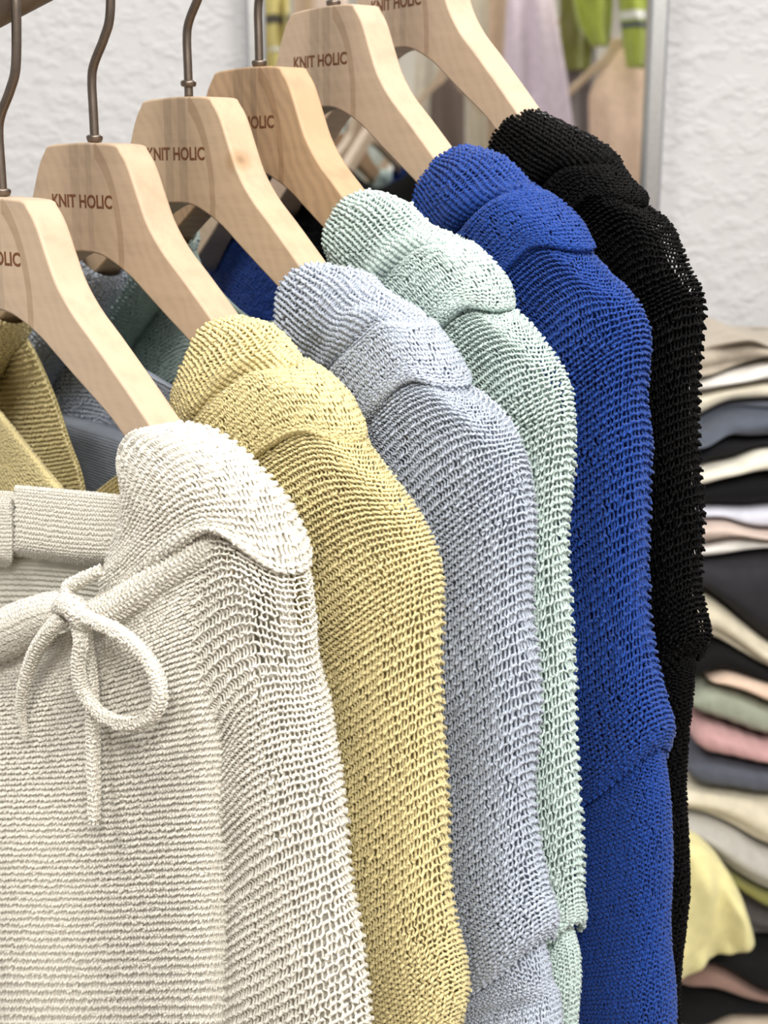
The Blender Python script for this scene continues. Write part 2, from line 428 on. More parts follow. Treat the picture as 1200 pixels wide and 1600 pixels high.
# lettering in hanger coordinates: x across, z up, proud by a hair on the front face (y = -t/2)
T = .0172
tv = np.stack([(co[:, 0] - lo[0]) / (hi[0] - lo[0]) * TW - .0285, -T / 2 - .00012 + (co[:, 2] - lo[2]) * .2 - .00006, (co[:, 1] - lo[1]) / (hi[1] - lo[1]) * TH - .0328], 1)
TXT.vertices.foreach_set('co', tv.astype(np.float32).ravel()); TXT.update(); TXT.materials.append(M_TEXT)
HLAB = dict(
    W='maple coat hanger carrying the white drawstring sweater at the front of the rail',
    Y='maple coat hanger carrying the pale yellow sweater, all its lettering showing',
    G='maple coat hanger with a small knot on its edge, carrying the grey blue sweater',
    M='more orange, strongly grained coat hanger carrying the mint green sweater',
    R='maple coat hanger carrying the royal blue sweater, just in front of the last hanger',
    K='pale wood coat hanger carrying the black sweater at the far end')
def flare(h):  # the arms grow broader towards the shoulders
    return T / 2 + .004 * np.clip((np.abs(h) - .13) / .05, 0, 1) ** 1.5
hk_ = FR['G'].hit(372, 254, -.004); KNOT = (float(hk_[0]), -.004, float(hk_[1]))
for n_, k in enumerate(ORDER):
    fr = FR[k]
    hg = thing('coat_hanger', HLAB[k], 'hanger', tuple(fr.o), 'wooden coat hangers on the sloping rail')
    hg.rotation_euler = (0, 0, math.pi / 2 - 0 - fr.a - math.pi / 2)   # local x = H, y = N
    prof = HALF + [(-x, z) for x, z in HALF[::-1][1:-1]]
    # extruded rounded profile: front bevel ring, front ring, back ring, back bevel ring
    P = np.array(prof); m = len(P)
    tang = np.roll(P, -1, 0) - np.roll(P, 1, 0); nrm = np.stack([tang[:, 1], -tang[:, 0]], 1); nrm /= np.linalg.norm(nrm, axis=1, keepdims=True)
    A2 = (P[:, 0] * np.roll(P[:, 1], -1) - np.roll(P[:, 0], -1) * P[:, 1]).sum()
    if A2 < 0: nrm = -nrm
    nrm = -nrm
    bv = .0012; rings = []
    for ins, dy in ((bv, -1), (bv * .3, -1 + .03), (0, -1 + .12), (0, -1 + .2), (0, 1 - .2), (0, 1 - .12), (bv * .3, 1 - .03), (bv, 1)):
        Q = P + nrm * ins; tt = flare(P[:, 0]); rings.append(np.stack([Q[:, 0], dy * tt, Q[:, 1]], 1))
    V = np.concatenate(rings); nr = len(rings)
    f = [[i * m + j, i * m + (j + 1) % m, (i + 1) * m + (j + 1) % m, (i + 1) * m + j] for i in range(nr - 1) for j in range(m)]
    # caps as strips between outer and inner profile halves
    no = 44; ni = 36
    def idx(side, i):  # index in the ring of half-profile point i, right or left
        return i if side > 0 else (0 if i == 0 else (len(HALF) - 1 if i == len(HALF) - 1 else len(prof) - i))
    for base in (0, (nr - 1) * m):
        for side in (1, -1):
            a = [idx(side, i) for i in range(no)]; b = [idx(side, len(HALF) - 1 - i) for i in range(ni)]
            i = j = 0
            while i < no - 1 or j < ni - 1:
                if j >= ni - 1 or (i < no - 1 and i / (no - 1) <= j / (ni - 1)): f.append([base + a[i], base + a[i + 1], base + b[j]]); i += 1
                else: f.append([base + a[i], base + b[j + 1], base + b[j]]); j += 1
    c = WOODS[k]; wm = wood_mat('hanger_wood_' + COLNAME[k].replace(' ', '_'), srgb(*c), srgb(*[q * .93 for q in c]), srgb(*[min(255, q * 1.04) for q in c]), n_ + 1, .34 if k == 'M' else .12, KNOT if k == 'G' else None)
    me_o = mesh_obj('wooden_body', V, f, wm, None); me_o.parent = hg
    import bmesh
    bm = bmesh.new(); bm.from_mesh(me_o.data); bmesh.ops.recalc_face_normals(bm, faces=bm.faces); bm.to_mesh(me_o.data); bm.free()
    for p in me_o.data.polygons: p.use_smooth = len(p.vertices) == 4
    lt = bpy.data.objects.new('lettering', TXT); col.objects.link(lt); lt.parent = hg; lt['label'] = 'brown burnt-in words KNIT HOLIC'
    # hook: straight stem, sideways kink, round crook over the rail
    p_ = cen + np.array([0, 0, RAIL_UP]); p_ = p_ + RD * (((fr.o - p_) @ fr.N) / (RD @ fr.N)); xc = (p_ - fr.o) @ fr.H
    top = p_[2] - fr.o[2] + RAIL_R / math.sqrt(1 - RD[2] ** 2) + .0028; rc = .0205; zc = top - rc
    path = [(0, -.002), (0, .012), (0, .0285), (.003, .0365), (.0125, .0475), (.0185, .058)]
    if zc < .066: path = [(x, z * zc / .075) for x, z in path]
    path += [(xc * .8 + rc * math.cos(a), zc + rc * math.sin(a)) for a in np.radians([-8, 15, 40, 65, 90, 115, 140, 165, 190, 215])]
    sg = 1 if k not in '' else -1
    S = tube_surface([(x * sg, 0, z) for x, z in path], .00225, 12, 90)
    hk = surf_obj('hook', S + 0, M_STEEL, None, True); add_caps(hk); hk.parent = hg
    S = tube_surface([(0, 0, -.001), (0, 0, .0005), (0, 0, .002), (0, 0, .0026)] if k != 'G' else [(0, 0, .004), (0, 0, .0048), (0, 0, .0064), (0, 0, .0072)], [.0034, .0040, .0040, .003], 16, 12)
    fo = surf_obj('ferrule', S, M_STEEL, None, True); add_caps(fo); fo.parent = hk

# ------------------------------------------------------------------ sweaters
NU = 72
def ring(fr, pts, b, r0=0.0, pw=.85):
    pts = np.array(pts, float); L = pts[0]; R = pts[-1]; b = b * fr.bs
    cl = np.concatenate([[0], np.cumsum(np.linalg.norm(np.diff(pts, axis=0), axis=1))]); 
    th = np.linspace(0, 2 * np.pi, NU, endpoint=False)
    s = (1 - np.cos(th)) / 2
    tt = np.interp(s * cl[-1], cl, np.arange(len(pts)))
    q = catmull(pts, tt)
    rr = r0 - b * np.sign(np.sin(th)) * np.abs(np.sin(th)) ** pw
    fmask = th <= np.pi
    rf = np.where(fmask, r0 + (rr - r0) * (1 - s) ** .7, r0)
    h, z = fr.hit(q[:, 0], q[:, 1], rf)
    d = R - L; ln = np.linalg.norm(d); d = d / ln
    h0, z0 = h[0], z[0]; k = 1.0
    for _ in range(5):
        W = fr.world(h0 + (h - h0) * k, rr, z0 + (z - z0) * k); px, py, dd = project(W)
        e = ((px - L[0]) * d[0] + (py - L[1]) * d[1]).max() - ln
        k *= 1 - e / ln
    return fr.world(h0 + (h - h0) * k, rr, z0 + (z - z0) * k)

def loft(fr, rings, nv, r0=0.0, wob=.0012, seed=0):
    R = np.array([ring(fr, p, b, r0) for p, b in rings])
    S = catmull(R, np.linspace(0, len(R) - 1, nv))
    for i in range(nv):     # even spacing round every ring, front half and back half apart
        q = np.concatenate([S[i], S[i, :1]]); h_ = NU // 2; o_ = []
        for part in (q[:h_ + 1], q[h_:]):
            l_ = np.concatenate([[0], np.cumsum(np.linalg.norm(np.diff(part, axis=0), axis=1))]); t_ = np.linspace(0, l_[-1], h_ + 1)[:-1]
            o_.append(np.stack([np.interp(t_, l_, part[:, c_]) for c_ in range(3)], 1))
        S[i] = np.concatenate(o_)
    N = outward(S, grid_normals(S, True))
    S = S + N * (wob * smooth_noise((nv, NU), (max(3, nv // 34), 7), seed))[..., None] * np.minimum(1, 4 * np.sin(np.linspace(0, np.pi, NU))**2)[None, :, None]
    return S

def outline(pts): 
    p = np.array(sorted(pts, key=lambda q: q[1]), float); return p
def cull_left_of(prev, slack=48):
    if prev is None: return None
    def f(px, py):
        x = np.interp(py, prev[:, 1], prev[:, 0], left=-999)
        return px > x - slack
    return f

YARN = {k: yarn_mat('yarn_' + COLNAME[k].replace(' ', '_'), srgb(*c), **kw) for k, c, kw in (
    ('W', (243, 239, 227), {}), ('Y', (231, 216, 160), {}), ('G', (184, 194, 210), {}), ('M', (203, 223, 218), {}),
    ('R', (24, 66, 150), dict(spec=.2, sheen=.15)), ('K', (9, 9, 10), dict(spec=.1, sheen=.0)))}
CLOTH = {k: cloth_mat('cloth_' + COLNAME[k].replace(' ', '_'), srgb(*c), sheen=s_, thin=.35) for k, c, s_ in (
    ('W', (240, 237, 226), .2), ('Y', (230, 214, 156), .2), ('G', (181, 191, 208), .2), ('M', (198, 220, 214), .2), ('R', (20, 58, 140), .1), ('K', (8, 8, 9), .0))}

def tilt_rings(outl, dx, dy, arch, b):
    """rings hanging from the right outline; each runs down to the left by (dx,dy) with the middle lifted by arch"""
    out = []
    for i, (x, y) in enumerate(outl):
        f = i / max(1, len(outl) - 1)
        X = dx[0] + (dx[1] - dx[0]) * f; Yy = dy[0] + (dy[1] - dy[0]) * f; A = arch[0] + (arch[1] - arch[0]) * f
        bb = b[0] + (b[1] - b[0]) * min(1, f * 2.5)
        out.append(([(x - X, y + Yy), (x - X * .55, y + Yy * .55 - A), (x - X * .2, y + Yy * .2 - A * .75), (x, y)], bb))
    return out

def offset_away(S, d):
    N = grid_normals(S, False); vd = CAM - S
    if (N * vd).sum() < 0: N = -N
    return S - N * d
DATA = {}
DATA['Y'] = dict(
    collar=[([(268, 650), (292, 590), (318, 535), (345, 500), (370, 489)], .020),
            ([(262, 668), (305, 605), (345, 555), (385, 518), (415, 502)], .023),
            ([(262, 690), (315, 636), (365, 588), (410, 552), (448, 532)], .024),
            ([(262, 700), (320, 650), (375, 605), (425, 572), (470, 552)], .020),
            ([(258, 705), (325, 652), (390, 600), (440, 570), (500, 568)], .0245),
            ([(262, 745), (340, 695), (420, 640), (485, 605), (545, 612)], .026),
            ([(290, 775), (370, 730), (440, 685), (510, 655), (572, 662)], .0265),
            ([(300, 782), (375, 738), (445, 693), (515, 662), (575, 684)], .025),
            ([(310, 780), (378, 738), (445, 692), (512, 662), (566, 684)], .021)],
    shoulder=[([(300, 770), (375, 730), (440, 688), (505, 658), (556, 668)], .0205),
              ([(290, 860), (390, 780), (470, 728), (535, 700), (600, 722)], .0225),
              ([(300, 960), (410, 865), (500, 800), (570, 765), (640, 768)], .0235),
              ([(320, 1050), (430, 940), (530, 865), (610, 822), (668, 815)], .024)],
    out=[(684, 870), (687, 940), (690, 1040), (694, 1140), (699, 1240), (704, 1340), (709, 1430), (716, 1490), (724, 1545), (716, 1600), (712, 1650)],
    dx=(340, 340), dy=(235, 190), arch=(6, -30), hem=None)
DATA['G'] = dict(
    collar=[([(438, 560), (442, 505), (452, 458), (475, 426), (508, 411)], .019),
            ([(452, 590), (478, 530), (505, 478), (535, 440), (562, 426)], .022),
            ([(470, 600), (505, 545), (535, 503), (565, 470), (588, 450)], .019),
            ([(480, 605), (520, 555), (560, 512), (600, 475), (640, 474)], .023),
            ([(490, 612), (530, 570), (580, 530), (628, 496), (674, 500)], .0215),
            ([(495, 618), (540, 572), (588, 530), (635, 500), (684, 508)], .0245),
            ([(535, 668), (580, 618), (625, 580), (670, 552), (714, 552)], .026),
            ([(555, 690), (597, 638), (640, 600), (688, 574), (732, 590)], .0255),
            ([(560, 690), (600, 640), (640, 602), (686, 577), (725, 592)], .021)],
    shoulder=[([(555, 690), (597, 638), (638, 602), (682, 578), (716, 588)], .0205),
              ([(540, 770), (600, 690), (660, 635), (715, 610), (762, 628)], .0225),
              ([(545, 850), (620, 765), (690, 700), (755, 664), (800, 668)], .0235)],
    out=[(820, 712), (827, 780), (829, 860), (831, 950), (834, 1050), (837, 1150), (839, 1240), (844, 1320), (856, 1380), (870, 1425), (866, 1462)],
    dx=(300, 300), dy=(235, 150), arch=(6, -30), hem=[(840, 1450), (866, 1520), (874, 1570), (882, 1660)])
DATA['M'] = dict(
    collar=[([(508, 430), (512, 392), (525, 350), (548, 318), (578, 300)], .019),
            ([(520, 460), (548, 408), (572, 364), (600, 330), (632, 314)], .022),
            ([(535, 480), (570, 430), (605, 392), (640, 364), (668, 348)], .0195),
            ([(545, 490), (590, 432), (630, 395), (672, 368), (704, 370)], .0235),
            ([(550, 500), (596, 450), (645, 408), (685, 382), (722, 380)], .0215),
            ([(555, 505), (600, 456), (655, 408), (700, 382), (745, 388)], .0245),
            ([(610, 560), (655, 510), (700, 470), (745, 440), (785, 428)], .026),
            ([(640, 580), (680, 530), (715, 492), (755, 465), (799, 470)], .0255),
            ([(645, 580), (682, 532), (716, 496), (752, 470), (790, 476)], .021)],
    shoulder=[([(640, 580), (680, 530), (714, 496), (750, 470), (783, 474)], .0205),
              ([(620, 660), (690, 580), (740, 530), (790, 505), (830, 515)], .0225),
              ([(640, 740), (700, 650), (765, 590), (825, 556), (864, 558)], .0235)],
    out=[(882, 598), (888, 650), (886, 730), (884, 810), (886, 900), (891, 1000), (898, 1100), (902, 1200), (905, 1300), (909, 1380), (912, 1425), (907, 1440)],
    dx=(280, 260), dy=(220, 130), arch=(6, -30), hem=[(892, 1440), (907, 1490), (907, 1560), (906, 1660)])
DATA['R'] = dict(
    collar=[([(645, 370), (648, 322), (662, 282), (690, 250), (722, 229)], .019),
            ([(655, 400), (685, 345), (715, 300), (745, 262), (778, 242)], .022),
            ([(670, 410), (708, 362), (745, 326), (785, 298), (822, 280)], .0225),
            ([(680, 420), (722, 366), (765, 332), (806, 304), (840, 292)], .0195),
            ([(685, 425), (728, 374), (770, 338), (815, 308), (860, 304)], .0245),
            ([(715, 470), (758, 420), (805, 378), (850, 348), (902, 338)], .026),
            ([(740, 500), (780, 444), (825, 402), (872, 372), (926, 376)], .0255),
            ([(745, 500), (782, 447), (826, 405), (870, 376), (920, 388)], .021)],
    shoulder=[([(740, 500), (780, 446), (824, 405), (868, 376), (912, 386)], .0205),
              ([(740, 570), (795, 495), (850, 440), (905, 408), (952, 420)], .0225),
              ([(760, 640), (820, 555), (880, 495), (940, 455), (985, 456)], .0235)],
    out=[(1003, 500), (1009, 550), (1006, 620), (1009, 690), (1013, 770), (1019, 860), (1023, 950), (1028, 1030), (1037, 1085), (1049, 1130), (1046, 1165)],
    dx=(290, 280), dy=(225, 150), arch=(6, -26), hem=[(1030, 1160), (1045, 1240), (1048, 1340), (1051, 1450), (1054, 1550), (1058, 1660)])
DATA['K'] = dict(
    collar=[([(760, 300), (765, 262), (778, 225), (798, 195), (832, 174)], .019),
            ([(770, 330), (800, 285), (832, 245), (866, 214), (900, 206)], .022),
            ([(790, 350), (825, 305), (862, 270), (900, 245), (952, 236)], .0235),
            ([(800, 360), (835, 318), (870, 284), (905, 262), (972, 256)], .0195),
            ([(805, 365), (840, 322), (878, 288), (920, 264), (985, 268)], .0245),
            ([(840, 400), (880, 350), (920, 312), (955, 290), (1002, 295)], .0255),
            ([(850, 405), (890, 352), (925, 318), (958, 296), (1003, 312)], .025),
            ([(855, 405), (892, 355), (926, 322), (957, 300), (996, 314)], .021)],
    shoulder=[([(850, 405), (888, 356), (924, 324), (955, 302), (992, 316)], .0205),
              ([(850, 470), (900, 400), (950, 352), (1000, 326), (1042, 345)], .0225),
              ([(870, 540), (930, 450), (980, 400), (1030, 370), (1070, 384)], .0235)],
    out=[(1085, 425), (1090, 470), (1090, 560), (1091, 640), (1092, 720), (1091, 800), (1092, 880), (1096, 940), (1099, 985), (1092, 1015)],
    dx=(280, 260), dy=(170, 110), arch=(6, -26), hem=[(1085, 1000), (1087, 1060), (1080, 1170), (1074, 1290), (1069, 1430), (1066, 1550), (1064, 1660)])
DATA['W'] = dict(
    collar=[([(196, 800), (194, 752), (204, 705), (232, 668), (272, 655)], .020),
            ([(178, 850), (205, 800), (238, 740), (280, 690), (332, 664)], .024),
            ([(165, 885), (215, 830), (265, 775), (320, 725), (392, 702)], .026),
            ([(158, 905), (225, 850), (290, 800), (350, 765), (432, 755)], .0275),
            ([(160, 925), (230, 880), (300, 830), (370, 798), (458, 815)], .028),
            ([(162, 935), (235, 892), (305, 845), (380, 812), (484, 884)], .0275),
            ([(166, 935), (238, 892), (308, 848), (378, 818), (478, 892)], .023)],
    shoulder=[([(215, 930), (260, 885), (315, 850), (375, 822), (468, 876)], .0215),
              ([(230, 1000), (285, 945), (345, 903), (412, 880), (486, 925)], .0235),
              ([(262, 1090), (318, 1030), (375, 985), (435, 960), (500, 985)], .025)],
    out=[(508, 1050), (517, 1110), (527, 1170), (538, 1240), (549, 1330), (558, 1410), (567, 1500), (576, 1580), (585, 1660)],
    dx=(190, 260), dy=(130, 130), arch=(40, -22), hem=None)

LAB = dict(
    W='cream white open knit sweater with a drawstring bow at its neck, frontmost on the rail',
    Y='pale yellow open knit sweater hanging directly behind the white one',
    G='grey blue open knit sweater hanging between the yellow and mint sweaters',
    M='mint green open knit sweater hanging between the grey blue and royal blue ones',
    R='royal blue open knit sweater hanging just in front of the black one',
    K='black open knit sweater hanging last on the rail, nearest the mirror')
VIS = dict(Y=lambda x, y: (x < 290) & (y < 860), G=lambda x, y: (x > 40) & (x < 320) & (y < 790), M=lambda x, y: (x > 110) & (x < 330) & (y < 600),
           R=lambda x, y: (x > 270) & (x < 480) & (y < 530), K=lambda x, y: (x > 400) & (x < 540) & (y < 420))
PREV = None
SW = {}
NECK = dict(   # back neckline as seen under the hanger arches: top edge pixels, lower edge y
    Y=[(-120, 800), (-40, 800), (40, 800), (95, 790), (118, 778), (140, 776), (172, 752), (212, 720), (262, 668)],
    G=[(-60, 560), (40, 500), (158, 500), (190, 556), (236, 588), (288, 612), (340, 612), (400, 590), (440, 540)],
    M=[(60, 470), (140, 425), (200, 390), (284, 336), (300, 392), (325, 440), (390, 500), (450, 490), (510, 410)],
    R=[(200, 330), (250, 305), (300, 315), (345, 332), (390, 362), (430, 402), (480, 440), (560, 420), (645, 340)],
    K=[(330, 300), (380, 268), (430, 268), (470, 285), (510, 322), (560, 360), (620, 350), (690, 320), (760, 262)])
for n_, k in enumerate(ORDER):
    fr = FR[k]; D = DATA[k]
    sw = thing('knit_sweater', LAB[k], 'sweater', tuple(fr.o + np.array([0, 0, -.6])), 'open knit sweaters on the sloping rail'); SW[k] = sw
    cull = cull_left_of(PREV)
    ys, cs = YARN[k], CLOTH[k]
    # --- collar
    S = loft(fr, D['collar'], 120, wob=.0012, seed=10 + n_)
    Nn = outward(S, grid_normals(S, True))
    co_ = surf_obj('collar', S - Nn * .0012, cs, sw, True)
    bv_ = dict(W=.86, Y=.47, G=.47, M=.54, R=.41, K=.41)[k]
    if k == 'W':
        knit(S, ys, co_, True, row=.0031, wale=.0036, u0=.0, u1=.64, v1=bv_, rad=.00086, depth=.0009, cull=cull, seed=20 + n_, N=Nn, lean=.13, jit=.16, loop=.66)
    else:   # the gathered part is ribbed along the arm
        q_ = int(120 * bv_); e_ = int(NU * .66)
        knit(S[:q_, :e_].transpose(1, 0, 2), ys, co_, False, row=.0033, wale=.0034, rad=.00092, depth=.0010, cull=cull, seed=20 + n_, N=Nn[:q_, :e_].transpose(1, 0, 2), lean=.12, jit=.15, loop=.6)
    knit(S, ys, co_, True, row=.0022, wale=.0030, u0=.0, u1=.64, v0=bv_, rad=.00072, depth=.0005, cull=cull, seed=26 + n_, N=Nn, lean=.12, jit=.2)
    # --- shoulder and upper body
    rings = D['shoulder'] + tilt_rings(D['out'], D['dx'], D['dy'], D['arch'], (.0245, .025))
    S = loft(fr, rings, 260, wob=.0016 if k != 'W' else .0012, seed=30 + n_)
    Nn = outward(S, grid_normals(S, True))
    vv = np.linspace(0, 1, 260)[:, None, None]
    inset = .0042 + .008 * np.clip(1 - vv / .30, 0, 1)
    bo = surf_obj('shoulder_panel', S - Nn * np.minimum(inset, .008), cs, sw, True, drop=lambda i, j: (i > 6) & (i < 62) & (j > 6) & (j < 33))
    bo_thin = lambda u, v, q=(.74 if k == 'W' else .86): q + (1.06 - q) * np.clip((v - .12) / .3, 0, 1)
    knit(S, ys, bo, True, row=.0036 if k != 'W' else .0042, wale=.0042 if k != 'W' else .0049, u0=.0, u1=.64, rad=.00074, depth=.0011, cull=cull, seed=40 + n_, N=Nn, thin=bo_thin, jit=.13, lean=.13, loop=.62)
    # --- lower sleeve
    if D['hem']:
        hem = D['hem']
        rr = tilt_rings(hem, (260, 230), (115, 10), (6, 0), (.019, .021))
        S = loft(fr, rr, 120, wob=.0012, seed=50 + n_); Nn = outward(S, grid_normals(S, True))
        sl = surf_obj('sleeve', S - Nn * .0012, cs, sw, True)
        knit(S, ys, sl, True, row=.0023, wale=.0029, u0=.0, u1=.64, rad=.00066, depth=.0006, cull=cull, seed=60 + n_, N=Nn, lean=.12, loop=.8, jit=.2)
    # --- hidden rest of the garment: a flat torso hanging below the hanger
    if k != 'W':
        hs = [(-.19, -.22, .13), (-.26, -.235, .13), (-.36, -.235, .13), (-.5, -.235, .13), (-.6, -.235, .13)]
        th = np.linspace(0, 2 * np.pi, 48, endpoint=False)
        R = []
        for z, ha, hb in hs:
            R.append(fr.world((ha + hb) / 2 + (hb - ha) / 2 * np.cos(th), .013 * np.sign(np.sin(th)) * np.abs(np.sin(th)) ** .4, z + 0 * th))
        S = catmull(np.array(R), np.linspace(0, len(R) - 1, 40)); to = surf_obj('torso', S, cs, sw, True); add_caps(to)
        # back neckline hanging under the arch of the hanger
        top = catmull(np.array(NECK[k], float), np.linspace(0, 8, 90))
        nvv = 40; G_ = np.zeros((nvv, 90, 3))
        for i in range(nvv):
            f = i / (nvv - 1); py = top[:, 1] + 260 * f; px = top[:, 0] + 10 * f
            rdep = .013 + (.003 if k != 'G' else .0055) * np.sin(np.linspace(0, 15, 90) + n_) * min(1, f * 3) - .003 * (1 - min(1, f * 8))
            h, z = fr.hit(px, py, rdep); G_[i] = fr.world(h, rdep, z)
        nk = surf_obj('back_neck', offset_away(G_, .0022), cs, sw, False, .0012)
        knit(G_, ys, nk, False, row=.0026, wale=.0034, rad=.00082, depth=.0007, seed=70 + n_, cull=VIS[k], facing=-1, jit=.2)
        # the collar on the far shoulder, gathered on the other arm of the hanger
    if k not in 'RK':
        S = tube_surface(fr.world([-.097, -.104, -.125, -.155, -.185, -.205, -.215], [0, 0, 0, 0, 0, 0, 0], [-.087, -.093, -.108, -.13, -.152, -.175, -.21]), [.015, .018, .0195, .020, .0195, .018, .015], 40, 70)
        oc = surf_obj('collar', S, cs, sw, True)
        knit(S, ys, oc, True, row=.0031, wale=.0036, rad=.00086, depth=.0009, seed=76 + n_, lean=.13, jit=.16, loop=.66, cull=lambda px, py: (px > -20))
    PREV = outline([(p[0][-1]) for p in D['collar']] + [(p[0][-1]) for p in D['shoulder']] + D['out'] + (D['hem'][2:] if D['hem'] else []))

# --- the white sweater's front, neckline and bow
fr = FR['W']; sw = SW['W']; ys, cs = YARN['W'], CLOTH['W']
def sheet(fr, rows, nv, nu, wobble=None):
    """rows: [(pixel polyline, r or list of r)] from top to bottom -> grid on the hanger's own planes"""
    R = []
    for pts, r in rows:
        p = catmull(np.array(pts, float), np.linspace(0, len(pts) - 1, nu))
        rr = np.full(nu, r) if np.isscalar(r) else catmull(np.array(r, float).reshape(-1, 1), np.linspace(0, len(r) - 1, nu))[:, 0]
        h, z = fr.hit(p[:, 0], p[:, 1], rr); R.append(fr.world(h, rr, z))
    return catmull(np.array(R), np.linspace(0, len(R) - 1, nv))
XS = (-420, -150, 0, 150, 300, 395)
def frow(ys_, r): return ([(x, y) for x, y in zip(XS, ys_)], r)
S = sheet(fr, [frow((1000, 1000, 1010, 975, 900, 860), (-.012, -.016, -.017, -.018, -.018, -.005)),
               frow((1080, 1080, 1085, 1060, 1010, 980), (-.014, -.018, -.019, -.019, -.019, -.005)),
               frow((1200, 1200, 1200, 1190, 1170, 1160), (-.014, -.018, -.021, -.017, -.021, -.005)),
               frow((1340, 1340, 1340, 1338, 1330, 1325), (-.014, -.016, -.027, -.013, -.022, -.005)),
               frow((1500, 1500, 1500, 1500, 1496, 1490), (-.014, -.015, -.028, -.012, -.022, -.005)),
               frow((1700, 1700, 1700, 1700, 1700, 1700), (-.014, -.015, -.027, -.012, -.021, -.005))], 160, 120)
fp = surf_obj('front_panel', offset_away(S, .0036), cs, sw, False, .001)
knit(S, ys, fp, False, row=.0034, wale=.0042, rad=.00076, depth=.0011, seed=81, thin=lambda u, v: 1.15 - .28 * np.clip((u - .70) / .1, 0, 1), jit=.16, loop=.64, lean=.13, xmin=-110)
# back of the neck seen inside, with its band
S = sheet(fr, [([(-420, 790), (-200, 775), (0, 768), (100, 785), (200, 790), (300, 770)], .012),
               ([(-420, 900), (-200, 890), (0, 885), (100, 890), (200, 900), (300, 880)], .012),
               ([(-420, 1250), (-200, 1250), (0, 1250), (100, 1250), (200, 1250), (300, 1250)], .008)], 60, 80)
bp = surf_obj('back_panel', offset_away(S, .0015), cs, sw, False, .001)
knit(S, ys, bp, False, row=.0023, wale=.0030, rad=.0007, depth=.0006, v1=.34, seed=82)
def band(x0, x1, seed):
    S = sheet(fr, [([(x0, 766), ((x0 + x1) / 2, 775), (x1, 784)], .010), ([(x0, 762), ((x0 + x1) / 2, 771), (x1, 782)], .004), ([(x0, 800), ((x0 + x1) / 2, 812), (x1, 815)], .002),
                   ([(x0, 850), ((x0 + x1) / 2, 862), (x1, 865)], .003), ([(x0, 866), ((x0 + x1) / 2, 880), (x1, 884)], .009)], 40, 40)
    nb = surf_obj('neck_band', offset_away(S, .0012), cs, sw, False, .001)
    knit(S, ys, nb, False, row=.0021, wale=.0026, rad=.00066, depth=.00045, seed=seed, facing=-1)
band(-300, 18, 83); band(24, 230, 84)
# rolled collar edges running to the knot
def px_path(fr, pts): # (px,py,r)
    out = []
    for x, y, r in pts:
        h, z = fr.hit(x, y, r); out.append(fr.world(h, r, z))
    return np.array(out)
S = tube_surface(px_path(fr, [(-300, 1010, -.012), (-120, 1010, -.018), (-20, 1000, -.022), (40, 975, -.024), (85, 955, -.027), (112, 950, -.029)]), [.013, .0125, .012, .011, .0085, .005], 40, 70)
lf = surf_obj('neck_roll', S * 1.0, cs, sw, True); knit(S, ys, lf, True, row=.0023, wale=.003, rad=.0007, depth=.0006, seed=85, facing=-.3)
S = tube_surface(px_path(fr, [(122, 958, -.029), (155, 957, -.024), (205, 936, -.0185), (262, 897, -.0165), (315, 862, -.014), (350, 840, -.010)]), [.004, .0065, .0075, .0075, .007, .005], 40, 60)
rf = surf_obj('neck_roll', S, cs, sw, True); knit(S, ys, rf, True, row=.0023, wale=.003, rad=.0007, depth=.0006, seed=86, facing=-.3)
# bow
def cord(name, pts, rad, seed, parent=sw):
    S = tube_surface(px_path(fr, pts), rad, 12, len(pts) * 8)
    o = surf_obj(name, S, cs, parent, True); add_caps(o)
    knit(S, ys, o, True, row=.0021, wale=.0024, rad=.00062, depth=.0005, seed=seed, facing=-.4, lean=.1, jit=.2)
    return o
cord('bow_loop', [(118, 962, -.036), (126, 1000, -.038), (122, 1045, -.037), (132, 1085, -.036), (160, 1118, -.036), (198, 1132, -.036), (233, 1122, -.036), (250, 1090, -.036), (242, 1050, -.036), (216, 1012, -.037), (180, 985, -.039), (146, 970, -.039), (122, 958, -.036)], .0029, 90)
cord('bow_tail', [(102, 962, -.035), (78, 985, -.037), (52, 1025, -.035), (38, 1070, -.033), (33, 1110, -.031), (40, 1150, -.029)], [.0035, .0034, .0030, .0026, .0021, .0012], 91)
cord('bow_tail', [(130, 975, -.031), (140, 1040, -.027), (145, 1110, -.026), (146, 1190, -.026), (148, 1285, -.026)], [.003, .003, .003, .0031, .0026], 92)
cord('bow_tail', [(118, 960, -.036), (106, 940, -.034), (108, 918, -.031), (130, 905, -.029), (158, 890, -.027)], [.0032, .0032, .0030, .0028, .002], 93)
